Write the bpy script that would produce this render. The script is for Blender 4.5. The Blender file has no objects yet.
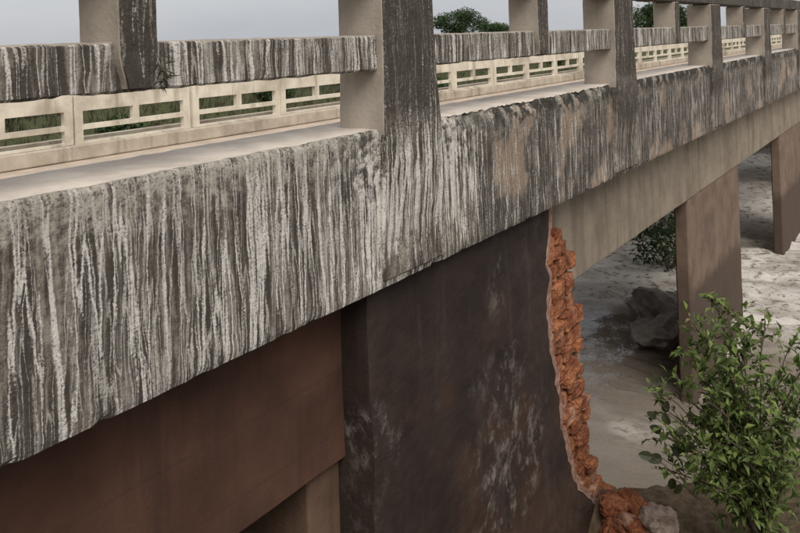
import bpy, math, random
from mathutils import Vector, Matrix, noise
random.seed(7)
rnd = random.Random(11)
SC = bpy.context.scene
COL = SC.collection
R = math.radians

# ---------------------------------------------------------------- camera
CAM = Vector((0.0, 0.0, 8.0))
THETA = math.atan(545.3 / 800.0)            # bridge axis lies this far right of the view axis
ROLL = R(2.0)
cd = bpy.data.cameras.new('camera')
cam = bpy.data.objects.new('camera', cd); COL.objects.link(cam)
fw = Vector((math.cos(THETA), math.sin(THETA), 0)); rt = Vector((math.sin(THETA), -math.cos(THETA), 0)); up = Vector((0, 0, 1))
# image right / up expressed in the world (the phone was held with a two degree tilt)
img_r = rt * math.cos(ROLL) - up * math.sin(ROLL)
img_u = up * math.cos(ROLL) + rt * math.sin(ROLL)
m = Matrix((img_r, img_u, -fw)).transposed().to_4x4(); m.translation = CAM
cam.matrix_world = m
cd.sensor_width = 36; cd.lens = 36.0; cd.sensor_fit = 'HORIZONTAL'
cd.shift_y = -(266.5 - 39.0) / 800.0
cd.clip_start = 0.1; cd.clip_end = 3000
SC.camera = cam

# ---------------------------------------------------------------- world, sun, exposure
SUN_EL, SUN_AZ = R(48), R(232)               # azimuth from +X, counter-clockwise
w = bpy.data.worlds.new('World'); SC.world = w; w.use_nodes = True
nt = w.node_tree; nt.nodes.clear()
sky = nt.nodes.new('ShaderNodeTexSky'); sky.sky_type = 'NISHITA'; sky.sun_disc = False
sky.sun_elevation = SUN_EL; sky.sun_rotation = R(90) - SUN_AZ
sky.air_density = 1.0; sky.dust_density = 4.0; sky.ozone_density = 1.5
hs = nt.nodes.new('ShaderNodeHueSaturation'); hs.inputs['Saturation'].default_value = 0.30
vl = nt.nodes.new('ShaderNodeMix'); vl.data_type = 'RGBA'; vl.inputs[0].default_value = 0.7   # thin even cloud veil over the whole sky
vl.inputs[7].default_value = (3.75, 3.85, 4.15, 1)
tc = nt.nodes.new('ShaderNodeTexCoord'); mp = nt.nodes.new('ShaderNodeMapping'); mp.inputs['Scale'].default_value = (2.2, 2.2, 7.0)
cn = nt.nodes.new('ShaderNodeTexNoise'); cn.inputs['Scale'].default_value = 1.6; cn.inputs['Detail'].default_value = 5
cr_ = nt.nodes.new('ShaderNodeMix'); cr_.data_type = 'RGBA'; cr_.inputs[6].default_value = (3.5, 3.7, 4.1, 1); cr_.inputs[7].default_value = (5.3, 5.35, 5.5, 1)
nt.links.new(tc.outputs['Generated'], mp.inputs[0]); nt.links.new(mp.outputs[0], cn.inputs['Vector']); nt.links.new(cn.outputs[0], cr_.inputs[0]); nt.links.new(cr_.outputs[2], vl.inputs[7])
bg = nt.nodes.new('ShaderNodeBackground'); bg.inputs['Strength'].default_value = 0.10
wo = nt.nodes.new('ShaderNodeOutputWorld')
nt.links.new(sky.outputs[0], hs.inputs['Color']); nt.links.new(hs.outputs[0], vl.inputs[6]); nt.links.new(vl.outputs[2], bg.inputs[0]); nt.links.new(bg.outputs[0], wo.inputs[0])
sl = bpy.data.lights.new('sun', 'SUN'); sl.energy = 1.5; sl.angle = R(38); sl.color = (1.0, 0.955, 0.9)
so = bpy.data.objects.new('sun', sl); COL.objects.link(so); so.location = (0, -10, 40)
sd = Vector((math.cos(SUN_EL) * math.cos(SUN_AZ), math.cos(SUN_EL) * math.sin(SUN_AZ), math.sin(SUN_EL)))
so.rotation_euler = sd.to_track_quat('Z', 'Y').to_euler()
SC.view_settings.view_transform = 'Standard'; SC.view_settings.look = 'None'
SC.view_settings.gamma = 1; SC.view_settings.use_curve_mapping = False
SC.view_settings.exposure = 0.62

# ---------------------------------------------------------------- photo pixel -> world helpers
def pray(px, py):
    a0, b0 = px - 400.0, py - 39.0
    a = a0 * math.cos(ROLL) - b0 * math.sin(ROLL); b = a0 * math.sin(ROLL) + b0 * math.cos(ROLL)
    return fw + rt * (a / 800.0) - up * (b / 800.0)
def on_y(px, py, y):
    d = pray(px, py); return CAM + d * (y / d.y)
def on_z(px, py, z):
    d = pray(px, py); return CAM + d * ((z - 8.0) / d.z)
def at_f(px, py, f):
    return CAM + pray(px, py) * f

# ---------------------------------------------------------------- generic helpers
def N(x, y=0.0, z=0.0): return noise.noise(Vector((x, y, z)))
def FB(x, y=0.0, z=0.0, o=4): return noise.fractal(Vector((x, y, z)), 1.0, 2.0, o)
def sm(a, b, v):
    t = max(0.0, min(1.0, (v - a) / (b - a))); return t * t * (3 - 2 * t)
def mesh(name, V, F, mats=(), mi=None, smooth=False):
    me = bpy.data.meshes.new(name); me.from_pydata([tuple(v) for v in V], [], F)
    for q in mats: me.materials.append(q)
    if mi: me.polygons.foreach_set('material_index', mi)
    if smooth: me.polygons.foreach_set('use_smooth', [True] * len(F))
    me.update(); return me
def obj(name, me, parent=None, loc=None):
    o = bpy.data.objects.new(name, me); COL.objects.link(o)
    if parent: o.parent = parent
    if loc is not None: o.location = loc
    return o
def tag(o, label=None, cat=None, group=None, kind=None):
    if label: o['label'] = label
    if cat: o['category'] = cat
    if group: o['group'] = group
    if kind: o['kind'] = kind
    return o
def box_vf(x0, x1, y0, y1, z0, z1, V, F):
    b = len(V)
    V += [(x0, y0, z0), (x1, y0, z0), (x1, y1, z0), (x0, y1, z0), (x0, y0, z1), (x1, y0, z1), (x1, y1, z1), (x0, y1, z1)]
    F += [(b, b+3, b+2, b+1), (b+4, b+5, b+6, b+7), (b, b+1, b+5, b+4), (b+1, b+2, b+6, b+5), (b+2, b+3, b+7, b+6), (b+3, b, b+4, b+7)]
def grid_box(x0, x1, y0, y1, z0, z1, s, jit=None, bev=0.012, open_faces=()):
    """box whose faces are grids of step s, sharp corners worn by `jit(v, n)`; returns V, F, face-normal id list (0 front -y,1 back,2 -x,3 +x,4 bottom,5 top)"""
    def lin(a, b):
        n_ = max(1, round((b-a)/s)); l_ = [a + (b-a)*i/n_ for i in range(n_+1)]
        if b - a > 6 * bev: l_ = [a, a + bev] + [v for v in l_ if a + 1.6*bev < v < b - 1.6*bev] + [b - bev, b]
        return l_
    LX, LY, LZ = lin(x0, x1), lin(y0, y1), lin(z0, z1)
    nx, ny, nz = len(LX)-1, len(LY)-1, len(LZ)-1
    idx = {}; V = []; F = []; ids = []
    def vid(i, j, k):
        key = (i, j, k)
        if key not in idx:
            x = LX[i]; y = LY[j]; z = LZ[k]
            e = (i in (0, nx)) + (j in (0, ny)) + (k in (0, nz))
            nrm = Vector(((i == nx)-(i == 0), (j == ny)-(j == 0), (k == nz)-(k == 0)))
            p = Vector((x, y, z))
            if e > 1: p -= nrm * bev * (0.35 + 0.5 * abs(N(x*5+3, y*5, z*5)))
            if jit: p += nrm.normalized() * jit(p, nrm)
            idx[key] = len(V); V.append(p)
        return idx[key]
    for i in range(nx):
        for k in range(nz):
            F.append((vid(i,0,k), vid(i+1,0,k), vid(i+1,0,k+1), vid(i,0,k+1))); ids.append(0)
            F.append((vid(i,ny,k), vid(i,ny,k+1), vid(i+1,ny,k+1), vid(i+1,ny,k))); ids.append(1)
    for j in range(ny):
        for k in range(nz):
            F.append((vid(0,j,k), vid(0,j,k+1), vid(0,j+1,k+1), vid(0,j+1,k))); ids.append(2)
            F.append((vid(nx,j,k), vid(nx,j+1,k), vid(nx,j+1,k+1), vid(nx,j,k+1))); ids.append(3)
    for i in range(nx):
        for j in range(ny):
            F.append((vid(i,j,0), vid(i,j+1,0), vid(i+1,j+1,0), vid(i+1,j,0))); ids.append(4)
            F.append((vid(i,j,nz), vid(i+1,j,nz), vid(i+1,j+1,nz), vid(i,j+1,nz))); ids.append(5)
    return V, F, ids

# ---------------------------------------------------------------- material node kit
class Kit:
    def __init__(self, name):
        self.m = bpy.data.materials.new(name); self.m.use_nodes = True
        self.t = self.m.node_tree; self.t.nodes.clear()
        self.out = self.t.nodes.new('ShaderNodeOutputMaterial')
        self.p = self.t.nodes.new('ShaderNodeBsdfPrincipled')
        self.t.links.new(self.p.outputs[0], self.out.inputs[0])
        g = self.t.nodes.new('ShaderNodeNewGeometry'); self.pos = g.outputs['Position']
        s = self.t.nodes.new('ShaderNodeSeparateXYZ'); self.t.links.new(self.pos, s.inputs[0])
        self.x, self.y, self.z = s.outputs
    def put(self, sock, v):
        if hasattr(v, 'is_linked') or isinstance(v, bpy.types.NodeSocket): self.t.links.new(v, sock)
        else:
            if isinstance(v, tuple) and len(v) == 3 and sock.type == 'RGBA': v = v + (1,)
            sock.default_value = v
    def M(self, op, a, b=0.0, c=0.0, clamp=False):
        n = self.t.nodes.new('ShaderNodeMath'); n.operation = op; n.use_clamp = clamp
        self.put(n.inputs[0], a); self.put(n.inputs[1], b); self.put(n.inputs[2], c); return n.outputs[0]
    def add(self, a, b): return self.M('ADD', a, b)
    def mul(self, a, b): return self.M('MULTIPLY', a, b)
    def vec(self, x, y, z):
        n = self.t.nodes.new('ShaderNodeCombineXYZ')
        for i, v in enumerate((x, y, z)): self.put(n.inputs[i], v)
        return n.outputs[0]
    def noise(self, v, scale=1.0, detail=2.0, rough=0.5, dist=0.0):
        n = self.t.nodes.new('ShaderNodeTexNoise'); self.put(n.inputs['Vector'], v)
        n.inputs['Scale'].default_value = scale; n.inputs['Detail'].default_value = detail
        n.inputs['Roughness'].default_value = rough; n.inputs['Distortion'].default_value = dist
        return n.outputs[0]
    def ramp(self, v, a, b, lo=0.0, hi=1.0):
        n = self.t.nodes.new('ShaderNodeMapRange'); n.interpolation_type = 'SMOOTHSTEP'
        self.put(n.inputs[0], v); self.put(n.inputs[1], a); self.put(n.inputs[2], b)
        n.inputs[3].default_value = lo; n.inputs[4].default_value = hi; return n.outputs[0]
    def mix(self, f, a, b):
        n = self.t.nodes.new('ShaderNodeMix'); n.data_type = 'RGBA'
        self.put(n.inputs[0], f); self.put(n.inputs[6], a); self.put(n.inputs[7], b); return n.outputs[2]
    def bump(self, h, strength=0.5, dist=0.02):
        n = self.t.nodes.new('ShaderNodeBump'); n.inputs['Strength'].default_value = strength
        n.inputs['Distance'].default_value = dist; self.put(n.inputs['Height'], h)
        self.t.links.new(n.outputs[0], self.p.inputs['Normal'])
    def attr(self, name):
        n = self.t.nodes.new('ShaderNodeAttribute'); n.attribute_name = name; return n.outputs['Color']
    def done(self, col, rough=0.9, spec=0.25):
        self.put(self.p.inputs['Base Color'], col); self.put(self.p.inputs['Roughness'], rough)
        self.p.inputs['Specular IOR Level'].default_value = spec; return self.m

def mat_streaked(name, dark_bias=0.0, region=True, white=0.0):
    k = Kit(name)
    def wobble(amp, sx, sz, o): return k.mul(k.add(k.noise(k.vec(k.add(k.mul(k.x, sx), o), k.y, k.mul(k.z, sz)), 1, 3), -0.5), amp)
    X0_ = k.add(k.x, k.mul(k.y, 0.8))
    X = k.add(X0_, wobble(0.055, 2.2, 2.0, 0.0)); X2 = k.add(X0_, wobble(0.07, 3.0, 2.6, 17.0))
    big = k.noise(k.pos, 0.9, 3)
    sp = k.noise(k.pos, 60, 4, 0.68); mot = k.noise(k.pos, 13, 5, 0.65); fine = k.noise(k.pos, 150, 3, 0.7)
    spo = k.add(k.mul(k.add(sp, -0.5), 0.30), k.mul(k.add(fine, -0.5), 0.24))
    sh = k.mul(k.add(big, -0.5), 0.14)
    if not region: dark_bias = k.add(k.mul(k.ramp(k.z, 6.55, 7.25), dark_bias + 0.03), -0.03)   # weathered black above the beam
    if region:
        rx = k.add(k.x, k.mul(k.add(k.noise(k.vec(k.mul(k.x, 3.0), 1.0, k.mul(k.z, 0.6)), 1, 2), -0.5), 2.2))
        reg = k.mul(k.ramp(rx, 5.6, 7.0), k.ramp(k.z, 7.45, 7.3))     # older, blacker stretch beyond the first post
    else:
        reg = 0.0
    # the drips are boldest below the first post
    bw = k.mul(k.add(big, -0.5), 2.0)
    bold = k.mul(k.mul(k.ramp(k.add(k.x, bw), 4.5, 5.1), k.ramp(k.add(k.x, bw), 6.7, 6.0)), k.mul(k.ramp(k.z, 7.5, 7.1), k.ramp(k.add(k.z, k.mul(k.add(mot, -0.5), 0.8)), 6.1, 6.6)))
    def runs(Xc, fx_, fz_, o, wd, soft):
        n = k.noise(k.vec(k.mul(Xc, fx_), o, k.mul(k.z, fz_)), 1, 2, 0.5)
        d = k.M('ABSOLUTE', k.add(n, -0.5))
        d = k.add(k.add(d, k.mul(spo, -0.24)), k.add(k.mul(sh, -0.16), k.add(k.mul(reg, 0.013), k.mul(bold, -0.024))))
        return k.ramp(d, wd + soft, wd)
    A = k.noise(k.vec(k.mul(X, 13.5), 0.0, k.mul(k.z, 0.55)), 1, 3, 0.6)
    B = k.noise(k.vec(k.mul(X2, 44.0), 4.0, k.mul(k.z, 1.6)), 1, 3, 0.6)
    D = k.noise(k.vec(k.mul(X, 11.0), 9.0, k.mul(k.z, 0.7)), 1, 4, 0.6)
    D2 = k.noise(k.vec(k.mul(X, 2.6), 12.0, k.mul(k.z, 1.2)), 1, 4, 0.62)
    wa = runs(X, 9.0, 0.45, 0.0, 0.003 + white, 0.028)
    wa2 = runs(X2, 14.0, 0.8, 6.0, -0.004 + white, 0.032)
    wa3 = k.mul(runs(X2, 11.0, 0.6, 21.0, -0.005 + white, 0.028), k.add(0.9, k.mul(reg, -0.5)))
    wb = k.ramp(k.add(B, spo), 0.54, 0.68)
    pale = k.ramp(k.add(k.add(A, spo), k.add(sh, k.mul(reg, -0.10))), 0.53, 0.63)
    dk = k.ramp(k.add(k.add(D, k.mul(spo, 0.9)), k.add(dark_bias, k.mul(reg, 0.03))), 0.405, 0.53)
    dk2 = k.mul(k.ramp(k.add(D2, k.mul(spo, 0.5)), 0.39, 0.53), k.add(k.mul(reg, 0.9), 0.10))
    col = k.mix(k.ramp(mot, 0.35, 0.68), (0.135, 0.115, 0.095), (0.285, 0.25, 0.21))
    och = k.ramp(k.noise(k.vec(k.mul(X, 1.3), 5.0, k.mul(k.z, 1.1)), 1, 4, 0.6), 0.49, 0.60)
    col = k.mix(k.mul(k.mul(och, k.add(k.mul(reg, 0.85), 0.08)), 0.9), col, (0.36, 0.255, 0.175))
    grn = k.ramp(k.noise(k.pos, 1.7, 4, 0.6), 0.55, 0.72)
    col = k.mix(k.mul(grn, 0.35), col, (0.19, 0.19, 0.12))
    col = k.mix(k.mul(pale, 0.42), col, (0.40, 0.365, 0.32))
    col = k.mix(k.mul(k.M('MAXIMUM', k.mul(dk, k.add(1.0, k.mul(k.mul(och, reg), -0.7))), k.mul(dk2, k.add(1.0, k.mul(och, -0.6)))), 0.88), col, (0.046, 0.037, 0.030))
    col = k.mix(k.mul(wb, 0.38), col, (0.40, 0.365, 0.32))
    col = k.mix(k.mul(wa3, 0.75), col, (0.60, 0.56, 0.505))
    col = k.mix(k.mul(wa2, 0.7), col, (0.54, 0.50, 0.44))
    col = k.mix(k.mul(wa, 0.9), col, (0.66, 0.615, 0.555))
    # grey lichen crust below the top edges
    top = k.ramp(k.z, 7.46, 7.36)
    cr = k.mul(k.ramp(k.add(k.z, k.mul(k.add(mot, -0.5), 0.9)), 6.98, 7.34), top)
    cr = k.mul(cr, k.ramp(k.add(sp, k.mul(mot, 0.7)), 0.66, 0.92))
    col = k.mix(k.mul(cr, 0.75 if region else 0.15), col, (0.44, 0.40, 0.335))
    if region:
        # white lichen rosettes round the foot of the first post, black moss cushions along the broken arris
        ros = k.mul(k.mul(k.ramp(k.add(k.x, k.mul(k.add(mot, -0.5), 1.2)), 4.2, 4.9), k.ramp(k.add(k.x, k.mul(k.add(mot, -0.5), 1.4)), 6.8, 6.0)), k.mul(k.ramp(k.add(k.z, k.mul(k.add(mot, -0.5), 0.8)), 6.65, 7.0), top))
        rn = k.noise(k.pos, 11.0, 5, 0.7)
        col = k.mix(k.mul(k.mul(ros, k.ramp(rn, 0.50, 0.42)), 0.85), col, (0.04, 0.036, 0.030))
        col = k.mix(k.mul(k.mul(ros, k.ramp(rn, 0.53, 0.60)), 0.85), col, (0.62, 0.585, 0.53))
        bm_ = k.mul(k.mul(k.ramp(k.add(k.z, k.mul(k.add(mot, -0.5), 0.55)), 7.06, 7.22), top), k.mul(reg, k.ramp(k.noise(k.pos, 6.5, 4, 0.65), 0.40, 0.50)))
        col = k.mix(k.mul(bm_, 0.92), col, (0.030, 0.027, 0.023))
    pit = k.ramp(k.add(sp, k.mul(k.add(fine, -0.5), 0.3)), 0.32, 0.42)
    col = k.mix(pit, k.mix(0.55, col, (0.03, 0.028, 0.025)), col)
    k.bump(k.add(k.add(k.mul(wa, 0.25), k.mul(sp, 1.0)), k.mul(mot, 0.5)), 0.45, 0.018)
    return k.done(col, 0.95, 0.15)

def mat_concrete(name, c0, c1, stain=(0.1, 0.085, 0.07), st=0.5, scale=1.0, drip=0.35, low=None, boards=0.0):
    """plain cast concrete: blotches, fine pores, faint runs; `low`=(z0,z1,colour) tide stain"""
    k = Kit(name)
    a = k.noise(k.pos, 2.2 * scale, 5, 0.6); b = k.noise(k.pos, 38, 4, 0.6)
    col = k.mix(k.ramp(a, 0.32, 0.68), c0, c1)
    X = k.add(k.x, k.y)
    d = k.noise(k.vec(k.mul(X, 5.0), 3.0, k.mul(k.z, 0.5)), 1, 4, 0.6)
    col = k.mix(k.mul(k.ramp(d, 0.52, 0.68), drip), col, stain)
    s = k.noise(k.pos, 0.8, 5, 0.62)
    col = k.mix(k.mul(k.ramp(s, 0.50, 0.68), st), col, stain)
    col = k.mix(k.mul(k.ramp(b, 0.55, 0.75), 0.3), col, stain)
    if low:
        l = k.ramp(k.add(k.z, k.mul(k.add(a, -0.5), 0.5)), low[1], low[0])
        col = k.mix(k.mul(l, 0.85), col, low[2])
    hgt = k.add(k.mul(a, 0.6), k.mul(b, 0.35))
    if boards:
        fr = k.M('FRACT', k.add(k.mul(k.z, 1 / boards), k.mul(k.add(s, -0.5), 0.06)))
        ln_ = k.M('MULTIPLY', k.ramp(k.M('ABSOLUTE', k.add(fr, -0.5)), 0.055, 0.0), k.ramp(a, 0.3, 0.6), clamp=True)
        col = k.mix(k.mul(ln_, 0.16), col, stain); hgt = k.add(hgt, k.mul(ln_, -0.12))
        run = k.ramp(k.add(k.noise(k.vec(k.mul(X, 2.6), 8.0, k.mul(k.z, 0.25)), 1, 5, 0.65), k.mul(k.add(b, -0.5), 0.12)), 0.50, 0.62)
        col = k.mix(k.mul(run, 0.4), col, stain)
    k.bump(hgt, 0.5, 0.02)
    return k.done(col, 0.92, 0.2)

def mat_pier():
    k = Kit('dark_brown_render')  # near-black brown base with noise blotches, pale blooms and faint runs
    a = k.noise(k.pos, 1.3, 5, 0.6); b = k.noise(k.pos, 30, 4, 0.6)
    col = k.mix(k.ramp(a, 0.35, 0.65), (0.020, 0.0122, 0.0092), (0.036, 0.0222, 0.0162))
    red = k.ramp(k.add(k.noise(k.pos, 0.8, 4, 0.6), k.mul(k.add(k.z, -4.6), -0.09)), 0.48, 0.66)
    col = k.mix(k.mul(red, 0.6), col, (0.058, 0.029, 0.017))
    # lime blooms: clustered pale specks with ragged shapes
    cl = k.ramp(k.noise(k.vec(k.mul(k.x, 0.9), k.mul(k.y, 0.9), k.mul(k.z, 0.75)), 1.0, 3, 0.55), 0.49, 0.62)
    fi = k.ramp(k.noise(k.vec(k.mul(k.x, 1.0), k.y, k.mul(k.z, 0.8)), 6.5, 7, 0.74, 0.0), 0.47, 0.66)
    def spot(px, py, r):
        c = on_y(px, py, 3.72); d = k.vec(k.add(k.x, -c.x), 0.0, k.mul(k.add(k.z, -c.z), 0.75))
        n = k.t.nodes.new('ShaderNodeVectorMath'); n.operation = 'LENGTH'; k.t.links.new(d, n.inputs[0])
        return k.ramp(k.add(n.outputs[1], k.mul(k.add(a, -0.5), r * 1.6)), r, r * 0.35)
    cl = k.M('MAXIMUM', k.mul(cl, 0.12), spot(384, 446, 0.34))
    cl = k.M('MAXIMUM', cl, spot(512, 462, 1.05)); cl = k.M('MAXIMUM', cl, k.mul(spot(500, 292, 0.3), 0.5)); cl = k.M('MAXIMUM', cl, k.mul(spot(365, 512, 0.45), 0.4))
    bl = k.mul(cl, fi)
    col = k.mix(k.mul(bl, 0.6), col, (0.27, 0.225, 0.20))
    dr = k.ramp(k.noise(k.vec(k.mul(k.x, 4.5), k.mul(k.y, 4.5), k.mul(k.z, 0.45)), 1, 4, 0.6), 0.54, 0.68)
    col = k.mix(k.mul(dr, 0.3), col, (0.065, 0.049, 0.042))
    k.bump(k.add(k.add(k.mul(a, 1.2), k.mul(b, 0.3)), k.mul(bl, 0.3)), 0.6, 0.03)
    return k.done(col, 0.85, 0.3)

def mat_stone():
    k = Kit('laterite_stone')
    a = k.noise(k.pos, 5.0, 6, 0.65); b = k.noise(k.pos, 34, 4, 0.65)
    col = k.mix(k.ramp(a, 0.34, 0.66), (0.17, 0.052, 0.026), (0.39, 0.155, 0.072))
    col = k.mix(k.mul(k.ramp(k.add(b, k.mul(k.add(k.noise(k.pos, 1.6, 4), -0.5), 0.5)), 0.48, 0.62), 0.6), col, (0.065, 0.032, 0.022))
    col = k.mix(k.mul(k.ramp(k.noise(k.pos, 2.4, 4, 0.6), 0.55, 0.68), 0.6), col, (0.48, 0.33, 0.24))
    k.bump(k.add(a, k.mul(b, 0.8)), 0.8, 0.03)
    return k.done(col, 0.95, 0.15)

STREAK = mat_streaked('streaked_concrete')
STREAK_POST = mat_streaked('streaked_post_concrete', 0.17, False, -0.021)
BUFF = mat_concrete('buff_concrete', (0.30, 0.255, 0.205), (0.40, 0.345, 0.285), (0.16, 0.13, 0.10), 0.3, 1.0, 0.25)
PALE = mat_concrete('pale_top_concrete', (0.50, 0.43, 0.36), (0.65, 0.57, 0.48), (0.29, 0.245, 0.19), 0.4, 1.6, 0.1)  # paler base colour for the top surface of the edge beam
CREAM = mat_concrete('cream_railing_concrete', (0.58, 0.52, 0.42), (0.71, 0.65, 0.53), (0.27, 0.22, 0.155), 0.6, 1.6, 0.6)
KERBM = mat_concrete('kerb_concrete', (0.40, 0.34, 0.265), (0.53, 0.46, 0.37), (0.20, 0.165, 0.12), 0.6, 1.5, 0.5)
ROADM = mat_concrete('worn_road', (0.44, 0.36, 0.285), (0.55, 0.455, 0.365), (0.31, 0.25, 0.195), 0.4, 1.5, 0.0)
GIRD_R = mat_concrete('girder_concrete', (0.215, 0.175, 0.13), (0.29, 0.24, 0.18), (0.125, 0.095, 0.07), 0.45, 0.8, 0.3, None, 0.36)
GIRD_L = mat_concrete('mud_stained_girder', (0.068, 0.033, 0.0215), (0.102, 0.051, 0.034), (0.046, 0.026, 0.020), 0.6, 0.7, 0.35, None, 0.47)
COLM = mat_concrete('column_concrete', (0.145, 0.100, 0.072), (0.205, 0.145, 0.105), (0.085, 0.057, 0.042), 0.5, 0.9, 0.3, (2.9, 3.3, (0.075, 0.052, 0.04)))
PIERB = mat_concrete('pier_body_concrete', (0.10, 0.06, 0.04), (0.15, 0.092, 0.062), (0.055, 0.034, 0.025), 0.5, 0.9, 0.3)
PIER = mat_pier()
STONE = mat_stone()
RIM = mat_concrete('broken_render_edge', (0.20, 0.105, 0.075), (0.36, 0.225, 0.17), (0.10, 0.05, 0.035), 0.7, 6.0, 0.0)
CORE = mat_concrete('rubble_mortar', (0.12, 0.06, 0.04), (0.22, 0.115, 0.075), (0.07, 0.035, 0.025), 0.5, 3.0, 0.0)
ROCK = mat_concrete('wet_dark_rock', (0.28, 0.25, 0.22), (0.42, 0.385, 0.34), (0.17, 0.15, 0.13), 0.5, 2.5, 0.2)
CHUNK = mat_concrete('broken_concrete', (0.24, 0.17, 0.13), (0.40, 0.31, 0.25), (0.13, 0.085, 0.06), 0.5, 4.0, 0.0)

def mat_ground():
    k = Kit('bank_ground')
    a = k.noise(k.pos, 0.7, 6, 0.6); b = k.noise(k.pos, 9, 5, 0.65); c = k.noise(k.pos, 45, 3, 0.6)
    mud = k.mix(k.ramp(b, 0.35, 0.65), (0.085, 0.058, 0.036), (0.16, 0.115, 0.072))
    grs = k.mix(k.ramp(b, 0.35, 0.65), (0.042, 0.046, 0.020), (0.085, 0.086, 0.040))
    f = k.ramp(k.add(k.z, k.mul(k.add(a, -0.5), 3.0)), 2.4, 3.6)
    col = k.mix(f, mud, grs)
    wet = k.ramp(k.add(k.z, k.mul(k.add(b, -0.5), 0.5)), 1.9, 1.3)
    col = k.mix(k.mul(wet, 0.7), col, (0.05, 0.033, 0.022))
    far = k.ramp(k.y, 26.0, 30.0)
    col = k.mix(far, col, grs)
    k.bump(k.add(b, k.mul(c, 0.4)), 0.7, 0.05)
    return k.done(col, 0.95, 0.2)
def mat_water():
    k = Kit('muddy_water')
    fo = k.attr('foam')
    n = k.noise(k.vec(k.mul(k.x, 1.0), k.mul(k.y, 0.45), 0.0), 7.0, 5, 0.65, 0.5)
    s = k.noise(k.pos, 0.5, 3)
    col = k.mix(k.ramp(s, 0.35, 0.65), (0.175, 0.143, 0.112), (0.225, 0.188, 0.150))
    f = k.M('MULTIPLY', fo, k.ramp(k.add(n, k.mul(k.add(k.noise(k.pos, 22, 4, 0.7), -0.5), 0.35)), 0.36, 0.50), clamp=True)
    col = k.mix(k.mul(f, 0.9), col, (0.62, 0.575, 0.51))
    k.bump(k.add(k.noise(k.vec(k.mul(k.x, 1.4), k.mul(k.y, 0.7), 0.0), 4.0, 5, 0.62), k.mul(k.noise(k.pos, 14, 3), 0.3)), 0.6, 0.06)
    return k.done(col, k.add(0.10, k.mul(f, 0.7)), 0.4)
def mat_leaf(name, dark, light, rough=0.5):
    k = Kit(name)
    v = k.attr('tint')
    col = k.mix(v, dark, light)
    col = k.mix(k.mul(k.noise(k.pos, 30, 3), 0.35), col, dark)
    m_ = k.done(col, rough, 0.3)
    tr = k.t.nodes.new('ShaderNodeBsdfTranslucent'); k.put(tr.inputs[0], col)
    mx = k.t.nodes.new('ShaderNodeMixShader'); mx.inputs[0].default_value = 0.25
    k.t.links.new(k.p.outputs[0], mx.inputs[1]); k.t.links.new(tr.outputs[0], mx.inputs[2]); k.t.links.new(mx.outputs[0], k.out.inputs[0])
    return m_
GROUND = mat_ground(); WATER = mat_water()
LEAF = mat_leaf('shrub_leaf', (0.045, 0.080, 0.020), (0.25, 0.31, 0.085))
LEAFD = mat_leaf('dark_leaf', (0.030, 0.036, 0.016), (0.080, 0.088, 0.038))
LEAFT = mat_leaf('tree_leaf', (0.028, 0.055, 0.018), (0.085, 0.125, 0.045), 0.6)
GRASS = mat_leaf('grass_blade', (0.034, 0.034, 0.018), (0.10, 0.088, 0.048), 0.7)
def mat_bark():
    k = Kit('bark'); a = k.noise(k.vec(k.mul(k.x, 14), k.mul(k.y, 14), k.mul(k.z, 3)), 1, 4, 0.6)
    k.bump(a, 0.6, 0.02); return k.done(k.mix(a, (0.06, 0.045, 0.03), (0.19, 0.15, 0.105)), 0.9, 0.2)
BARK = mat_bark()

# ================================================================ THE SETTING
def ground_h(x, y):
    # left bank: plateau, slope, muddy shelf beside the first pier, then the river bed
    xs = 10.05 + (3.5 - y) * 0.77 if y < 3.5 else 10.05 - sm(3.5, 4.4, y) * 1.2 - sm(9.0, 11.0, y) * 7.5
    xs = min(xs, 13.5) + 0.18 * N(y * 1.7, 3.1)
    plate = 6.4 - sm(-0.6, 4.2, x + 0.15 * y * sm(0, -3, y)) * 4.15
    if y > 10: plate = 6.4 - sm(-4, 1.5, x) * 4.6
    e = sm(xs - 0.15, xs + 0.75, x)
    shelf = plate - 0.75 * sm(9.7, 8.6, x) * sm(1.6, 2.9, y) * sm(3.0, 5.0, x) + (0.10 * FB(x * 0.9, y * 0.9, 0.0, 4) + 0.05 * N(x * 3.3, y * 3.3)) + sm(8.2, 9.6, x) * sm(2.7, 1.0, y) * 0.35
    left = shelf * (1 - e) + (-1.2) * e
    yy = y + 1.5 * N(x * 0.05, 2.0)
    far = -1.2 + sm(26.5, 33.5, yy) * 6.4 + sm(40, 160, y) * 0.6 + 0.35 * FB(x * 0.08, y * 0.08, 5.0, 4) * sm(28, 36, y)
    right = -1.2 + sm(46, 56, x) * 7.2
    if y > 12: right = -1.2
    return max(left, far, right)
def axis(bands):
    out = []
    for a, b, s in bands:
        n = max(1, round((b - a) / s)); out += [a + (b - a) * i / n for i in range(n)]
    out.append(bands[-1][1]); return out
gx = axis([(-600, -60, 45), (-60, -8, 4), (-8, 4, 0.6), (4, 14, 0.14), (14, 50, 1.2), (50, 120, 3.5), (120, 900, 60)])
gy = axis([(-500, -60, 45), (-60, -6, 3.5), (-6, -1, 0.5), (-1, 5, 0.14), (5, 26, 1.0), (26, 40, 0.7), (40, 120, 5), (120, 900, 60)])
V = [(x, y, ground_h(x, y)) for y in gy for x in gx]
nx = len(gx); F = [(j*nx+i, j*nx+i+1, (j+1)*nx+i+1, (j+1)*nx+i) for j in range(len(gy)-1) for i in range(nx-1)]
tag(obj('ground', mesh('ground', V, F, [GROUND], smooth=True)), 'muddy river bank sloping to grassy far ground', kind='structure')

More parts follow.
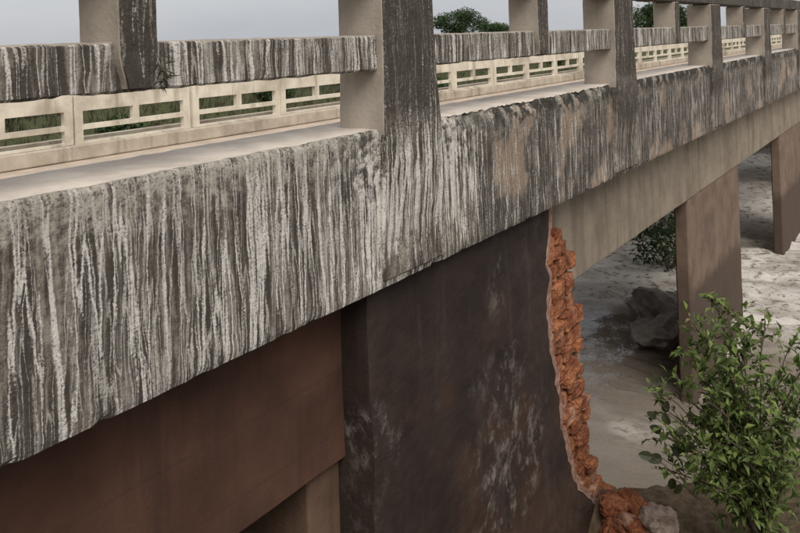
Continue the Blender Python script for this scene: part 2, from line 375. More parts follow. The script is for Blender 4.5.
def water_hf(x, y):
    """height and foam: broken flood water tumbling over a low sill beyond the second column"""
    ln = x - (20.0 + 0.35 * N(y * 0.9, 4.4) + 0.25 * (y - 7))
    up_ = sm(-0.7, 0.7, ln)
    near = sm(11.5, 16.5, x)
    rough = 0.018 + 0.075 * near
    r = FB(x * 0.95, y * 0.62, 1.0, 5) * rough
    r += abs(N(x * 2.1, y * 0.8, 9.0)) * 0.07 * near
    r += 0.055 * up_ * (math.sin(x * 5.0 + 2.6 * N(y * 0.8, x * 0.4)) + 0.9 * FB(x * 3.2, y * 1.1, 4.0, 3))
    r += 0.03 * near * abs(FB(x * 4.0, y * 1.5, 7.0, 3))
    h = 1.0 + 0.32 * up_ + r
    crest = math.exp(-((ln - 0.15) / 0.75) ** 2) * sm(3.4, 4.4, y)
    fo = crest * 1.5 + up_ * max(0.0, 0.85 + 1.6 * r / rough * 0.09 + 0.9 * N(x * 2.6, y * 0.7, 3.0))
    fo += near * (1 - up_) * max(0.0, 0.9 * N(x * 1.5, y * 0.55, 6.0) - 0.08)
    fo += 0.5 * math.exp(-((x - 13.8) / 0.5) ** 2) * max(0.0, 0.3 + N(x * 2, y * 2, 2.0))
    return h, max(0.0, min(1.0, fo))
wx = axis([(-400, -20, 60), (-20, 8, 3), (8, 27, 0.085), (27, 60, 0.6), (60, 700, 60)])
wy = axis([(-400, -10, 30), (-10, 3.0, 0.7), (3.0, 12.5, 0.085), (12.5, 30, 0.8)])
V = []; FO = []
for y in wy:
    for x in wx:
        h, f = water_hf(x, y)
        V.append((x, y, h)); FO.append(f)
nx = len(wx); F = [(j*nx+i, j*nx+i+1, (j+1)*nx+i+1, (j+1)*nx+i) for j in range(len(wy)-1) for i in range(nx-1)]
me = mesh('river', V, F, [WATER], smooth=True)
ca = me.color_attributes.new('foam', 'FLOAT_COLOR', 'POINT')
ca.data.foreach_set('color', [q for f in FO for q in (f, f, f, 1.0)])
tag(obj('river', me), 'brown flood water with pale foam under the bridge', kind='structure')

# ================================================================ THE BRIDGE
BX0, BX1 = -9.0, 62.0
Z_DECK, Z_TOP, Z_BOT = 6.60, 7.315, 6.10
Y_F = 3.60
bridge = bpy.data.objects.new('road_bridge', None); COL.objects.link(bridge); bridge.location = (0, 0, 0)
tag(bridge, 'old concrete road bridge with lime streaked edge beam and broken pier above muddy river', 'bridge')

# --- edge beam: streaked outer face, paler top, worn arrises
def edge_beam():
    xs = axis([(BX0, 1.0, 0.10), (1.0, 12.0, 0.03), (12.0, 24.0, 0.06), (24.0, BX1, 0.3)])
    prof = [(4.32, Z_BOT + 0.02), (3.95, Z_BOT), (3.75, Z_BOT), (3.64, Z_BOT)]
    nf = 38
    prof += [(Y_F, Z_BOT + (Z_TOP - Z_BOT) * (i / nf)) for i in range(nf + 1)]
    prof += [(Y_F + d, Z_TOP) for d in (0.03, 0.06, 0.10, 0.15, 0.22, 0.30, 0.40, 0.52, 0.66)]
    prof += [(4.30, Z_TOP - 0.06), (4.32, Z_DECK - 0.1)]
    P = len(prof); V = []; F = []; mi = []
    iF0, iF1 = 4, 4 + nf
    for x in xs:
        big = N(x * 0.7, 8.0) * 0.008
        chip = max(0.0, FB(x * 3.1, 2.0, 0.0, 3) - 0.10)
        old = sm(5.4, 6.4, x) * sm(12.5, 9.0, x)
        chipb = max(0.0, FB(x * 4.3, 7.0, 0.0, 3) - 0.12)
        for i, (y, z) in enumerate(prof):
            dy = dz = 0.0
            if iF0 <= i <= iF1:
                t = (i - iF0) / nf
                wob = 0.05 * N(x * 2, z * 2.4, 3)
                dy = -0.003 * max(0.0, N((x + wob) * 8.5, z * 0.42, 0.0)) - 0.004 * FB(x * 14, z * 14, 0, 3) + big
                wd_ = 0.045 + 0.10 * old; tt = max(0.0, (t - 1 + wd_) / wd_); tb = max(0.0, (0.04 - t) / 0.04)
                dy += tt ** 2 * (0.008 + 0.05 * chip + 0.07 * old * (0.5 + FB(x * 6, z * 6, 4, 3)))
                dz -= tt ** 2 * (0.005 + 0.03 * chip + 0.05 * old * abs(N(x * 9, 3.3)))
                dy += tb ** 2 * (0.005 + 0.03 * chipb); dz += tb ** 2 * (0.003 + 0.022 * chipb) + 0.004 * N(x * 3, 1.0) * (1 - t)
            elif iF1 < i <= iF1 + 9:
                q = max(0.0, 1 - (y - Y_F) / 0.16)
                dz = 0.006 * FB(x * 4, y * 4, 1, 3) - q ** 2 * (0.005 + 0.03 * chip + 0.05 * old * abs(N(x * 9, 3.3)))
                dy = q * (0.008 + 0.05 * chip) * 0.8
            V.append((x, y + dy, z + dz))
    for a in range(len(xs) - 1):
        for i in range(P - 1):
            F.append((a*P+i, (a+1)*P+i, (a+1)*P+i+1, a*P+i+1))
            mi.append(1 if i > iF1 else 0)
    b = len(F)
    F.append(tuple(range(P - 1, -1, -1))); mi.append(0)
    F.append(tuple((len(xs)-1)*P + i for i in range(P))); mi.append(0)
    return mesh('edge_beam', V, F, [STREAK, PALE], mi)
o = obj('edge_beam', edge_beam(), bridge); o['label'] = 'edge beam face covered in white and black drip streaks'

# --- main posts (pilasters that run down over the edge beam) and short posts on the mid rail
L = 5.2; X_POST = 5.34
def post_jit(p, n):
    d = (0.006 if n.y < 0 else 0.002) * FB(p.x * 9, p.y * 9 + p.z * 9, p.z * 3, 3)
    if n.y < 0: d += 0.004 * max(0.0, N(p.x * 9, p.z * 0.5, 2.0))
    e = abs(n.x) + abs(n.y) + abs(n.z)
    if e > 1: d -= 0.022 * max(0.0, FB(p.x * 5 + 3, p.y * 5, p.z * 5, 3))
    return d
V, F, ids = grid_box(-0.37, 0.37, 3.54, 3.98, Z_BOT + 0.05, 8.44, 0.04, post_jit, 0.014)
V2 = []
for p in V:
    fl = sm(8.2, 6.6, p.z)
    x = p.x * (1 + 0.13 * fl) + (0.07 * fl if p.x > 0 else 0.0)
    y = p.y + (0.035 * sm(7.1, 6.3, p.z) if p.y < 3.7 else 0)
    V2.append((x, y, p.z))
POST_ME = mesh('post', V2, F, [STREAK_POST, BUFF], [0 if i in (0, 4) or V2[f[0]][2] < Z_TOP - 0.06 else 1 for i, f in zip(ids, F)])
V, F, ids = grid_box(-0.125, 0.125, 3.545, 3.90, 7.775, 8.44, 0.035, post_jit, 0.012)
V2 = [(p.x * (1 - 0.35 * sm(7.98, 7.76, p.z)), p.y, p.z) for p in V]
SHORT_ME = mesh('short_post', V2, F, [STREAK_POST, BUFF], [0 if i in (0, 4) else 1 for i in ids])
ks = range(-2, 11)
for k in ks:
    obj('post', POST_ME, bridge, (X_POST + k * L, 0, 0))
    obj('short_post', SHORT_ME, bridge, (X_POST + (k - 0.5) * L, 0, 0))
# --- mid rail and top rail, one length per bay
def rail_jit(p, n):
    d = 0.006 * FB(p.x * 8, p.y * 8, p.z * 8, 3)
    if n.y < 0: d += 0.004 * max(0.0, N(p.x * 9, p.z * 0.6, 5.0))
    if n.z < 0: d -= 0.02 * max(0.0, FB(p.x * 4, 1.0, p.y * 2, 3)); 
    if n.z > 0 and n.y < 0: d -= 0.012 * max(0.0, FB(p.x * 5, 2.0, 0, 3))
    return d
hw = 0.37
for k in ks:
    x0 = X_POST + (k - 1) * L + hw + 0.005; x1 = X_POST + k * L - hw - 0.002
    s = 0.045 if -1 <= k <= 2 else 0.09
    V, F, ids = grid_box(x0, x1, 3.60, 3.86, 7.765, 8.035, s, rail_jit, 0.016)
    obj('mid_rail', mesh('mid_rail', V, F, [STREAK, BUFF], [0 if i in (0, 4) else 1 for i in ids]), bridge)
    V, F, ids = grid_box(x0 - hw - 0.0025, x1 + hw, 3.57, 3.92, 8.445, 8.72, 0.12, rail_jit, 0.016)
    obj('top_rail', mesh('top_rail', V, F, [STREAK_POST], None), bridge)

# --- deck, far kerb, far railing of cast panels
V, F = [], []; box_vf(BX0, BX1, 4.322, 9.70, Z_BOT + 0.02, Z_DECK, V, F)
obj('deck', mesh('deck', V, F, [ROADM]), bridge)
V, F, ids = grid_box(BX0, BX1, 9.10, 9.55, Z_DECK + 0.002, 6.80, 0.2, lambda p, n: 0.006 * FB(p.x * 3, p.y * 3, p.z * 3, 3), 0.02)
obj('kerb', mesh('kerb', V, F, [KERBM]), bridge)
V, F = [], []; box_vf(BX0, BX1, 9.702, 9.85, Z_BOT, 6.82, V, F)
obj('far_edge_beam', mesh('far_edge_beam', V, F, [KERBM]), bridge)
PL = 1.9
def railing_panel():
    V, F = [], []; g = 0.012; h = PL / 2 - g; y0, y1 = 9.16, 9.235
    zb, z1, z2, z3, z4, zt = 6.802, 6.832, 6.985, 7.05, 7.225, 7.43
    box_vf(-h, h, y0, y1, zb, z1, V, F)                         # foot bar
    for s in (-1, 1):
        a, b = sorted((s * h, s * (h - 0.12)))
        box_vf(a, b, y0, y1, z1, z2, V, F)
        box_vf(a, b, y0, y1, z3, z4, V, F)
    box_vf(-h, h, y0, y1, z2, z3, V, F)                         # middle bar
    box_vf(-0.05, 0.05, y0, y1, z3, z4, V, F)                 # stub between the upper openings
    box_vf(-h, h, y0, y1, z4, zt, V, F)                         # top bar
    # small fillets in the opening corners
    def fil(x, z, sx, sz, r=0.008):
        b = len(V)
        V.extend([(x, y0 + .001, z), (x + sx*r, y0 + .001, z), (x, y0 + .001, z + sz*r), (x, y1 - .001, z), (x + sx*r, y1 - .001, z), (x, y1 - .001, z + sz*r)])
        F.extend([(b, b+1, b+2), (b+3, b+5, b+4), (b+1, b+4, b+5, b+2)])
    e = h - 0.12
    for za, zb_, xa, xb in ((z1, z2, -e, e), (z3, z4, -e, -0.05), (z3, z4, 0.05, e)):
        fil(xa, za, 1, 1); fil(xb, za, -1, 1); fil(xa, zb_, 1, -1); fil(xb, zb_, -1, -1)
    return mesh('railing_panel', V, F, [CREAM])
PME = railing_panel()
x = 6.05 + PL / 2 - 8 * PL
while x < BX1 - 1:
    o = obj('railing_panel', PME, bridge, (x, rnd.uniform(-0.008, 0.008), rnd.uniform(-0.005, 0.005)))
    o.rotation_euler.y = rnd.uniform(-0.003, 0.003)
    x += PL

# --- girders
GZ0 = 4.70
def girder(name, x0, x1, y0, y1, mat, s=0.3, z0=GZ0):
    V, F, ids = grid_box(x0, x1, y0, y1, z0, Z_BOT + 0.018, s, lambda p, n: 0.008 * FB(p.x * 2, p.y * 2, p.z * 2, 3), 0.02)
    return obj(name, mesh(name, V, F, [mat]), bridge)
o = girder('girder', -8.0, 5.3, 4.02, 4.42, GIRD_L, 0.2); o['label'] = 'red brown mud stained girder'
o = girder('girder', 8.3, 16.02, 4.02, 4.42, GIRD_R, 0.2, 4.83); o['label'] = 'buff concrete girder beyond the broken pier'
for a, b in ((16.06, 26.2), (26.24, 36.4), (36.44, 46.6), (46.64, 60)):
    girder('girder', a, b, 4.02, 4.42, GIRD_R, 0.4, 4.83)
for a, b in ((-8, 4.6), (8.3, 16.02), (16.06, 26.2), (26.24, 36.4), (36.44, 46.6), (46.64, 60)):
    girder('girder', a, b, 9.0, 9.4, GIRD_R, 0.5, 4.83)
# abutment behind the left span, out of sight behind the beam
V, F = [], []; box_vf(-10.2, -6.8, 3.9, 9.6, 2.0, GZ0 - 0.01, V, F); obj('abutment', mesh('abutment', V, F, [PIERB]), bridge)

# --- the broken masonry pier
PY = 3.75
plaster_px = [(553, 214), (552, 240), (550, 262), (553, 285), (551, 310), (555, 332), (554, 350), (560, 372), (561, 392), (566, 412), (567, 432), (573, 452), (577, 470), (582, 484), (594, 496), (606, 506), (612, 520), (612, 545)]
edge_px = [(559, 226), (568, 244), (577, 262), (576, 290), (581, 318), (583, 350), (587, 385), (590, 420), (593, 450), (599, 478), (622, 494), (636, 510), (640, 545)]
def curve(px, y):
    pts = sorted(((on_y(a, b, y).z, on_y(a, b, y).x) for a, b in px))
    def f(z):
        if z <= pts[0][0]: return pts[0][1]
        for (z0, x0), (z1, x1) in zip(pts, pts[1:]):
            if z <= z1: return x0 + (x1 - x0) * (z - z0) / max(1e-6, z1 - z0)
        return pts[-1][1]
    return f
fx = curve(plaster_px, PY); ex = curve(edge_px, PY + 0.05)
X0 = 4.92
def pier_core():
    # masonry behind the render: follows the broken outline, rough
    zs = axis([(0.2, 5.7, 0.10)]); ys = [PY + 0.13, 4.6, 6.0, 7.5, 9.3]
    V = []; F = []; n = len(ys)
    for z in zs:
        for j, y in enumerate(ys):
            r = ex(z) - 0.10 + 0.05 * FB(z * 4, y, 2, 3)
            V.append((X0 + 0.06, y, z)); V.append((r, y, z))
    W = 2 * n
    for a in range(len(zs) - 1):
        b, t = a * W, (a + 1) * W
        F.append((b, b+1, t+1, t))
        F.append((b+W-1, b+W-2, t+W-2, t+W-1))
        for j in range(n - 1):
            F.append((b+2*j+2, b+2*j, t+2*j, t+2*j+2))
            F.append((b+2*j+1, b+2*j+3, t+2*j+3, t+2*j+1))
    T = (len(zs) - 1) * W
    for j in range(n - 1): F.append((T+2*j, T+2*j+1, T+2*j+3, T+2*j+2))
    return mesh('pier', V, F, [CORE])
# the core stays under the girders; the nose in front of them rises to the deck
pier = obj('pier', pier_core(), bridge); pier['label'] = 'broken masonry pier with dark render and exposed red stone'
# body under the girders (buff brown) sits behind the nose
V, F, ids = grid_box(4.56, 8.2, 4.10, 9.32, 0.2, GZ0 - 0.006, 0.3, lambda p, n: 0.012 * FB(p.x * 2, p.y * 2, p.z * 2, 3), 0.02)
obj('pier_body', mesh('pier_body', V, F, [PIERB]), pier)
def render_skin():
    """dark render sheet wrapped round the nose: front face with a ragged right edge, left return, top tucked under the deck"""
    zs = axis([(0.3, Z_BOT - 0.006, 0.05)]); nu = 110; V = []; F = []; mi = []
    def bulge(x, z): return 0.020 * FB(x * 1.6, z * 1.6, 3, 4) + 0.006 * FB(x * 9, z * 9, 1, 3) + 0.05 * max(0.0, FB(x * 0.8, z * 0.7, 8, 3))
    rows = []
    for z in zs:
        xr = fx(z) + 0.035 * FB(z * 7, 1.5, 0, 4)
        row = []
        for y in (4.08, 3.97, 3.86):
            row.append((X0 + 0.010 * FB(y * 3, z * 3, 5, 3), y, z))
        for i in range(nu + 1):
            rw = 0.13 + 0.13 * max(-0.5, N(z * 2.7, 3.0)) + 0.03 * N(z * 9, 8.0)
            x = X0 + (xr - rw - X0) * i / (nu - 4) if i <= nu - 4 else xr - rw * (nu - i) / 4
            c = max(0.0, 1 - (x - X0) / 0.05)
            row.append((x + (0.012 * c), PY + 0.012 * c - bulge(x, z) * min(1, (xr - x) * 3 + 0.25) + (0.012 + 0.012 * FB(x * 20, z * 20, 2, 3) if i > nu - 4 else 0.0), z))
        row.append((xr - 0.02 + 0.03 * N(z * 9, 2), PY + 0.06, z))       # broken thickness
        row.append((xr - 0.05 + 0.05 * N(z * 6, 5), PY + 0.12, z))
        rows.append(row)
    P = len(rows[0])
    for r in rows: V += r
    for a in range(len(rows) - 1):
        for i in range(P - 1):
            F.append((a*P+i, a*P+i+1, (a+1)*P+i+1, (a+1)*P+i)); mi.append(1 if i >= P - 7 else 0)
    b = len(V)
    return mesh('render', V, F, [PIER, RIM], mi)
o = obj('render', render_skin(), pier); o['label'] = 'dark brown render sheet with pale lime blooms'
# exposed laterite blocks along the broken edge: each its own piece
def block_mesh(i):
    r = random.Random(100 + i); V, F, ids = grid_box(-0.5, 0.5, -0.5, 0.5, -0.5, 0.5, 0.2, None, 0.10)
    V2 = []
    for p in V:
        q = p * (1 - 0.10 * max(0, p.length - 0.5)); n_ = FB(p.x * 2.3 + i * 7, p.y * 2.3, p.z * 2.3, 3)
        V2.append(q + p.normalized() * (n_ * 0.06 + 0.03 * FB(p.x * 6 + i, p.y * 6, p.z * 6, 3)))
    return mesh('stone_block', V2, F, [STONE])
BL = [block_mesh(i) for i in range(6)]
z = 1.6; kk = 0
while z < 5.62:
    h = rnd.uniform(0.14, 0.24)
    zc = z + h / 2
    xl = fx(zc) - 0.10; xr = ex(zc) + rnd.uniform(-0.05, 0.05)
    x = xl
    while x < xr - 0.06:
        wd = min(rnd.uniform(0.26, 0.44), xr - x)
        if xr - x - wd < 0.12: wd = xr - x
        o = obj('stone_block', BL[kk % 6], pier, (x + wd / 2, PY + 0.18 + rnd.uniform(-0.05, 0.05), zc + rnd.uniform(-.02, .02))); kk += 1
        o.scale = (wd * 0.92, 0.26 + rnd.uniform(0, 0.06), h * 0.90)
        o.rotation_euler = (rnd.uniform(-.10, .10), rnd.uniform(-.13, .13), rnd.uniform(-.14, .14))
        x += wd
    z += h

# --- columns of the further bents
def column(x0, x1, y0, y1, s=0.15, z1=4.824):
    V, F, ids = grid_box(x0, x1, y0, y1, -0.5, z1, s, lambda p, n: 0.012 * FB(p.x * 2, p.y * 2, p.z * 2, 3), 0.03)
    return obj('column', mesh('column', V, F, [COLM]), bridge)
column(15.2, 19.6, 4.04, 4.30)
column(15.2, 19.6, 9.0, 9.35, 0.3)
for x0 in (25.2, 35.4, 45.6):
    column(x0, x0 + 4.4, 4.04, 4.30, 0.3); column(x0, x0 + 4.4, 9.0, 9.35, 0.3)

# ================================================================ ROCKS AND RUBBLE
def on_ground(px, py):
    d = pray(px, py); t = 4.0
    while t < 30 and (CAM + d * t).z > ground_h((CAM + d * t).x, (CAM + d * t).y): t += 0.02
    return CAM + d * t
def lump(name, seed, sx, sy, sz, mat, rough=0.25, sub=4, flat=0.0):
    import bmesh
    bm = bmesh.new(); bmesh.ops.create_icosphere(bm, subdivisions=sub, radius=1.0)
    for v in bm.verts:
        p = v.co.copy()
        q = Vector((max(-.72, min(.72, p.x)), max(-.72, min(.72, p.y)), max(-.72, min(.72, p.z)))) * 1.3
        p = p.lerp(q, 0.6)
        d = FB(p.x * 1.1 + seed, p.y * 1.1, p.z * 1.1, 3) * rough * 1.5 + FB(p.x * 4 + seed, p.y * 4, p.z * 4, 3) * rough * 0.4
        p *= 1 + d
        v.co = Vector((p.x * sx, p.y * sy, p.z * sz))
    me = bpy.data.meshes.new(name); bm.to_mesh(me); bm.free(); me.materials.append(mat); return me
o = obj('boulder', lump('boulder', 3.0, 1.5, 1.0, 0.58, ROCK, 0.34), None, (18.9, 5.3, 1.12)); o.rotation_euler.z = 0.4
tag(o, 'large dark wet boulder in the flood water behind the column', 'rock')
p = on_ground(657, 530)
o = obj('concrete_lump', lump('concrete_lump', 9.0, 0.26, 0.20, 0.17, CHUNK, 0.2), None, (p.x, p.y, p.z + 0.09)); o.rotation_euler = (0.1, 0.2, 0.7)
tag(o, 'grey pink broken concrete lump on the mud beside the pier foot', 'rubble')
for i, (a, b, s_, lab) in enumerate([(616, 506, 0.20, 'orange red stone fallen against the foot of the pier'),
                                  (627, 527, 0.24, 'largest orange stone lying below the broken pier corner'),
                                  (641, 510, 0.12, 'small reddish stone wedged between orange stone and grey lump'),
                                  (612, 530, 0.17, 'dusty orange stone leaning on the dark pier render'),
                                  (632, 500, 0.15, 'flat orange stone on the mud edge above the water')]):
    q = on_ground(a, b + 6)
    o = obj('fallen_stone', lump('fallen_stone', 20.0 + i * 3, s_ * 1.15, s_ * 0.85, s_ * 0.62, STONE, 0.17), None, (q.x, q.y, q.z + s_ * 0.34)); o.rotation_euler = (0.3 * i, 0.2, 1.1 * i)
    tag(o, lab, 'stone')

# ================================================================ VEGETATION
class Leaves:
    def __init__(self): self.V = []; self.F = []; self.T = []
    def leaf(self, p, d, n, l, wdt, t, fold=0.25):
        d = d.normalized(); s = d.cross(n)
        if s.length < 1e-3: s = d.cross(Vector((0.3, 1, 0.2)))
        s.normalize(); n = s.cross(d).normalized(); b = len(self.V)
        self.V += [p, p + d*l*0.45 + s*wdt*0.5 + n*wdt*fold, p + d*l*0.45 - s*wdt*0.5 + n*wdt*fold, p + d*l*0.5, p + d*l - n*l*0.12]
        self.F += [(b, b+3, b+1), (b+1, b+3, b+4), (b, b+2, b+3), (b+2, b+4, b+3)]
        self.T += [t] * 5
    def build(self, name, mat, parent=None):
        me = mesh(name, self.V, self.F, [mat])
        ca = me.color_attributes.new('tint', 'FLOAT_COLOR', 'POINT')
        ca.data.foreach_set('color', [q for t in self.T for q in (t, t, t, 1.0)])
        return obj(name, me, parent)
def tube(pts, r0, r1, V, F, seg=6):
    b = len(V); n = len(pts)
    for i, p in enumerate(pts):
        d = (pts[min(i+1, n-1)] - pts[max(i-1, 0)]).normalized()
        a = d.cross(Vector((0.31, 0.87, 0.2))).normalized(); c = d.cross(a)
        r = r0 + (r1 - r0) * i / (n - 1)
        for j in range(seg):
            t = 2 * math.pi * j / seg; V.append(p + (a * math.cos(t) + c * math.sin(t)) * r)
    for i in range(n - 1):
        for j in range(seg):
            F.append((b+i*seg+j, b+i*seg+(j+1) % seg, b+(i+1)*seg+(j+1) % seg, b+(i+1)*seg+j))
def rv(r): return Vector((r.uniform(-1, 1), r.uniform(-1, 1), r.uniform(-1, 1)))

# --- leafy shrub on the mud shelf
def river_shrub():
    r = random.Random(5)
    base = Vector((9.15, 1.75, ground_h(9.15, 1.75) - 0.05))
    root = bpy.data.objects.new('shrub', None); COL.objects.link(root); root.location = base
    tag(root, 'green leafy shrub growing on the mud bank in front of the column', 'shrub')
    V, F = [], []; lv = Leaves()
    tips = []
    for (a, b, f) in [(688, 318, 8.5), (700, 330, 8.7), (715, 345, 8.2), (676, 352, 8.6), (668, 385, 8.5), (660, 405, 8.6), (655, 432, 8.7), (672, 440, 8.3), (690, 380, 8.2),
                      (705, 400, 8.0), (725, 310, 8.6), (745, 330, 8.4), (765, 320, 8.6), (790, 345, 8.5), (735, 380, 8.1), (760, 400, 8.0), (785, 400, 8.2), (700, 450, 8.0), (725, 440, 7.9), (690, 480, 8.1), (745, 460, 7.9), (775, 455, 8.0), (810, 400, 8.3),
                      (715, 490, 7.9), (715, 305, 8.9), (690, 420, 8.5), (668, 470, 8.5), (820, 350, 8.4), (830, 420, 8.2), (700, 365, 8.9), (720, 420, 8.6), (740, 410, 8.9)]:
        tips.append(at_f(a, b, f))
    for tp in tips:
        c1 = base + Vector((0, 0, (tp.z - base.z) * 0.55)) + (tp - base) * 0.2 + rv(r) * 0.12
        pts = []
        for i in range(9):
            t = i / 8; pts.append(base.lerp(c1, t).lerp(c1.lerp(tp, t), t) + rv(r) * 0.012)
        pts[0] = base + rv(r) * 0.05
        tube([q - base for q in pts], 0.020, 0.005, V, F, 5)
        # side twigs with leaves
        for i in range(2, 9):
            for q in range(r.choice((3, 4, 6)) if i > 3 else 2):
                o_ = pts[i].lerp(pts[max(0, i-1)], r.random())
                d = (rv(r) + Vector((0, 0, 0.35)) + (tp - base).normalized() * 0.3).normalized()
                tl = r.uniform(0.12, 0.34); e = o_ + d * tl
                tube([o_ - base, e - base], 0.004, 0.002, V, F, 3)
                for m_ in range(7):
                    lp = o_.lerp(e, 0.25 + 0.75 * m_ / 6)
                    ld = (d * 0.6 + rv(r) * 0.9).normalized()
                    hgt = (lp.z - base.z) / 2.8
                    ln = 0.045 + 0.10 * r.random() ** 1.5
                    lv.leaf(lp - base, ld, Vector((0, 0, 1)) + rv(r) * 0.5, ln, ln * r.uniform(0.42, 0.6), min(1, max(0, 0.15 + 0.75 * r.random() ** 1.3)))
    obj('stem', mesh('stem', V, F, [BARK]), root)
    tag(lv.build('foliage', LEAF, root), kind='stuff')
    # the big round leaves hanging out on the water side
    for (a, b, f, l, ang) in [(662, 458, 8.5, 0.155, 3.2), (652, 457, 8.5, 0.14, 2.9), (672, 478, 8.5, 0.13, -1.6), (674, 455, 8.45, 0.14, 0.6), (661, 432, 8.6, 0.13, 2.6), (668, 425, 8.5, 0.13, 1.9), (676, 432, 8.5, 0.12, 0.2), (656, 418, 8.6, 0.11, 2.5), (664, 412, 8.6, 0.12, 1.2), (680, 484, 8.3, 0.12, -2.0), (663, 394, 8.6, 0.11, 2.4), (658, 382, 8.6, 0.10, 2.0)]:
        one = Leaves(); p0 = at_f(a, b, f) - base
        d = rt * math.cos(ang) + up * math.sin(ang)
        nn = (-fw + up * 0.7 + rv(r) * 0.35); sd_ = d.cross(nn).normalized(); nn = sd_.cross(d).normalized(); tt_ = r.uniform(0.0, 0.6)
        ring = []
        for q in range(14):                                     # rounded blade, cupped along the midrib
            t_ = 2 * math.pi * q / 14; xx = 0.5 - 0.5 * math.cos(t_); yy = 0.36 * math.sin(t_) * (1.12 - 0.35 * xx)
            ring.append(p0 + d * l * xx + sd_ * l * yy + nn * l * (abs(yy) * 0.28 - 0.16 * xx * xx))
        one.V = [p0 + d * l * 0.5 - nn * l * 0.04] + ring; one.F = [(0, 1 + q, 1 + (q + 1) % 14) for q in range(14)]; one.T = [tt_] * 15
        one.build('leaf', LEAFD, root)
        V_, F_ = [], []; tgt = at_f(a + 26, b + 22, f - 0.05) - base
        tube([p0, p0.lerp(tgt, 0.5) + Vector((0, 0, 0.03)), tgt], 0.004, 0.006, V_, F_, 4)
        obj('stalk', mesh('stalk', V_, F_, [BARK]), root)
    return root
river_shrub()

def bush(name, base, rx, rz, nleaf, lsize, mat, seed, label, cat='bush', group=None, lift=0.1):
    r = random.Random(seed)
    root = bpy.data.objects.new(name, None); COL.objects.link(root); root.location = base
    tag(root, label, cat, group)
    V, F = [], []; lv = Leaves()
    cl = []
    for i in range(16):
        a = r.uniform(0, 6.283); q = r.random() ** 0.6
        cl.append(Vector((math.cos(a) * rx * q * 0.8, math.sin(a) * rx * q * 0.8, rz * (lift + r.uniform(0.2, 0.95) * (1 - 0.45 * q)))))
    for c in cl:
        tube([Vector((0, 0, -0.1)), c * 0.5 + rv(r) * 0.08 * rx, c], 0.03 * rx, 0.008 * rx, V, F, 4)
    for i in range(nleaf):
        c = r.choice(cl); d = rv(r)
        while d.length > 1: d = rv(r)
        p = c + Vector((d.x * rx * 0.38, d.y * rx * 0.38, d.z * rz * 0.24))
        if p.z < 0.02: p.z = 0.02 + r.random() * 0.1
        ln = lsize * r.uniform(0.6, 1.3)
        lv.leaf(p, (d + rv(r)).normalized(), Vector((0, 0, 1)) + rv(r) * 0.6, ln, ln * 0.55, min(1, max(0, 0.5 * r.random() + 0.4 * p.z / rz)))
    obj('stem', mesh('stem', V, F, [BARK]), root)
    tag(lv.build('foliage', mat, root), kind='stuff')
    return root
b_ = bush('bush', (22.6, 6.55, 1.2), 0.95, 2.1, 800, 0.17, LEAFT, 3, 'dark bush standing in the rapids beyond the column', lift=0.0)

# small weed rooted on the mid rail beside a short post
def weed():
    r = random.Random(4); base = Vector((2.885, 3.60, 7.93)); root = bpy.data.objects.new('weed', None); COL.objects.link(root); root.location = base
    tag(root, 'tiny spiky weed rooted where a short post meets the mid rail', 'weed')
    lv = Leaves()
    for i in range(26):
        a = r.uniform(0, 6.283); d = Vector((math.cos(a) * 0.5, -abs(math.sin(a)) * 0.7, r.uniform(-0.9, 0.9)))
        lv.leaf(Vector((r.uniform(-.03, .03), -0.03, r.uniform(-.16, .0))), d, Vector((0, -1, 0.3)), r.uniform(0.05, 0.11), 0.012, r.random())
    lv.build('blade', GRASS, root)
weed()

# --- far bank: grass, shrubs, trees
def far_grass():
    r = random.Random(9); lv = Leaves()
    for i in range(16000):
        y = 27.5 + 14 * r.random() ** 1.4; x = r.uniform(8, 95)
        z = ground_h(x, y)
        if z < 1.2: continue
        h = r.uniform(0.25, 0.75)
        lv.leaf(Vector((x, y, z - 0.03)), Vector((r.uniform(-.4, .4), r.uniform(-.4, .2), 1)), Vector((0, -1, 0.2)), h, r.uniform(0.05, 0.12), r.random())
    tag(lv.build('bank_grass', GRASS), 'tall grass covering the far river bank', 'grass', kind='stuff')
far_grass()
shr = [(17, 33.0, 1.6, 1.7), (23, 31.5, 1.2, 1.1), (28, 34.0, 1.9, 2.0), (34, 32.0, 1.4, 1.4), (43, 33.5, 2.1, 1.9), (52, 32.0, 1.6, 1.5), (63, 34.5, 2.4, 2.1), (76, 33.0, 2.0, 1.7)]
for i, (x, y, rx, rz) in enumerate(shr):
    bush('bank_shrub', (x, y, ground_h(x, y) - 0.1), rx, rz * 0.75, 900, 0.30, LEAFT, 40 + i, 'low green shrub on the far river bank', 'shrub', 'shrubs on the far bank')

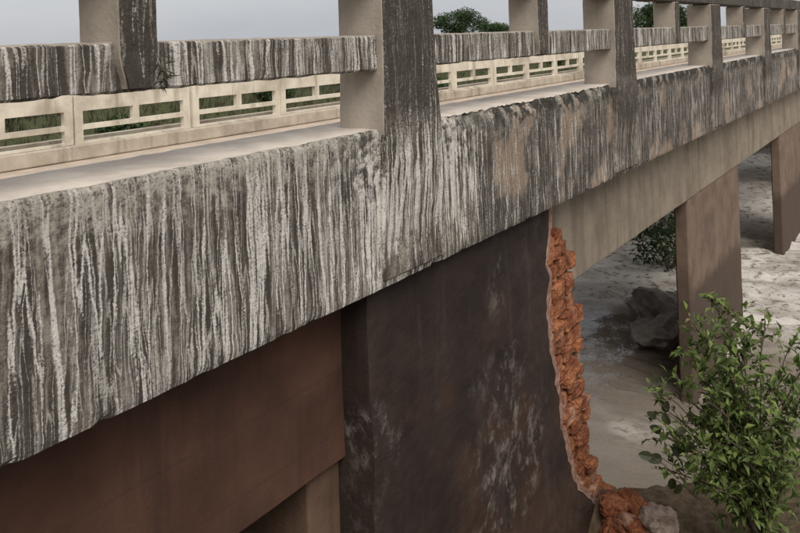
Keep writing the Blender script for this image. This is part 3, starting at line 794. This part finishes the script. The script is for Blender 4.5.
def tree(px, f, top_py, wpx, seed, label):
    r = random.Random(seed); c = at_f(px, 45, f); gz = ground_h(c.x, c.y)
    top = at_f(px, top_py, f).z; H = top - gz; W = wpx / 800 * f / 2
    root = bpy.data.objects.new('tree', None); COL.objects.link(root); root.location = (c.x, c.y, gz)
    tag(root, label, 'tree', 'trees beyond the far bank')
    V, F = [], []; lv = Leaves()
    tube([Vector((0, 0, -0.2)), Vector((0.1, 0, H * 0.25)), Vector((0.0, 0.2, H * 0.5)), Vector((0.1, 0.1, H * 0.8))], 0.05 * H * 0.5 + 0.1, 0.06, V, F, 8)
    cl = []
    for i in range(26):
        a = r.uniform(0, 6.283); e = r.random(); q = math.sqrt(r.random())
        z = H * (0.38 + 0.52 * e); rad = W * q * (0.85 if e < 0.6 else 0.85 * math.sqrt(max(0.05, 1 - ((e - 0.6) / 0.42) ** 2)))
        p = Vector((math.cos(a) * rad, math.sin(a) * rad, z)); cl.append((p, r.uniform(0.16, 0.27) * W + 0.25))
        tube([Vector((0.05, 0.1, H * 0.3 + r.random() * H * 0.2)), p * 0.6 + Vector((0, 0, z * 0.3)), p], 0.09, 0.03, V, F, 5)
    for p, rr in cl:
        for i in range(210):
            d = rv(r)
            while d.length > 1: d = rv(r)
            q = p + Vector((d.x * rr * 1.15, d.y * rr * 1.15, d.z * rr * 0.75))
            ln = r.uniform(0.18, 0.42) * (W / 6 + 0.4)
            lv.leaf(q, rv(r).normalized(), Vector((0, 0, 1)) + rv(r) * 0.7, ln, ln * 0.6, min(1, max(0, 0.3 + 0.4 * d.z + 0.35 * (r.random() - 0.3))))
    obj('trunk', mesh('trunk', V, F, [BARK]), root)
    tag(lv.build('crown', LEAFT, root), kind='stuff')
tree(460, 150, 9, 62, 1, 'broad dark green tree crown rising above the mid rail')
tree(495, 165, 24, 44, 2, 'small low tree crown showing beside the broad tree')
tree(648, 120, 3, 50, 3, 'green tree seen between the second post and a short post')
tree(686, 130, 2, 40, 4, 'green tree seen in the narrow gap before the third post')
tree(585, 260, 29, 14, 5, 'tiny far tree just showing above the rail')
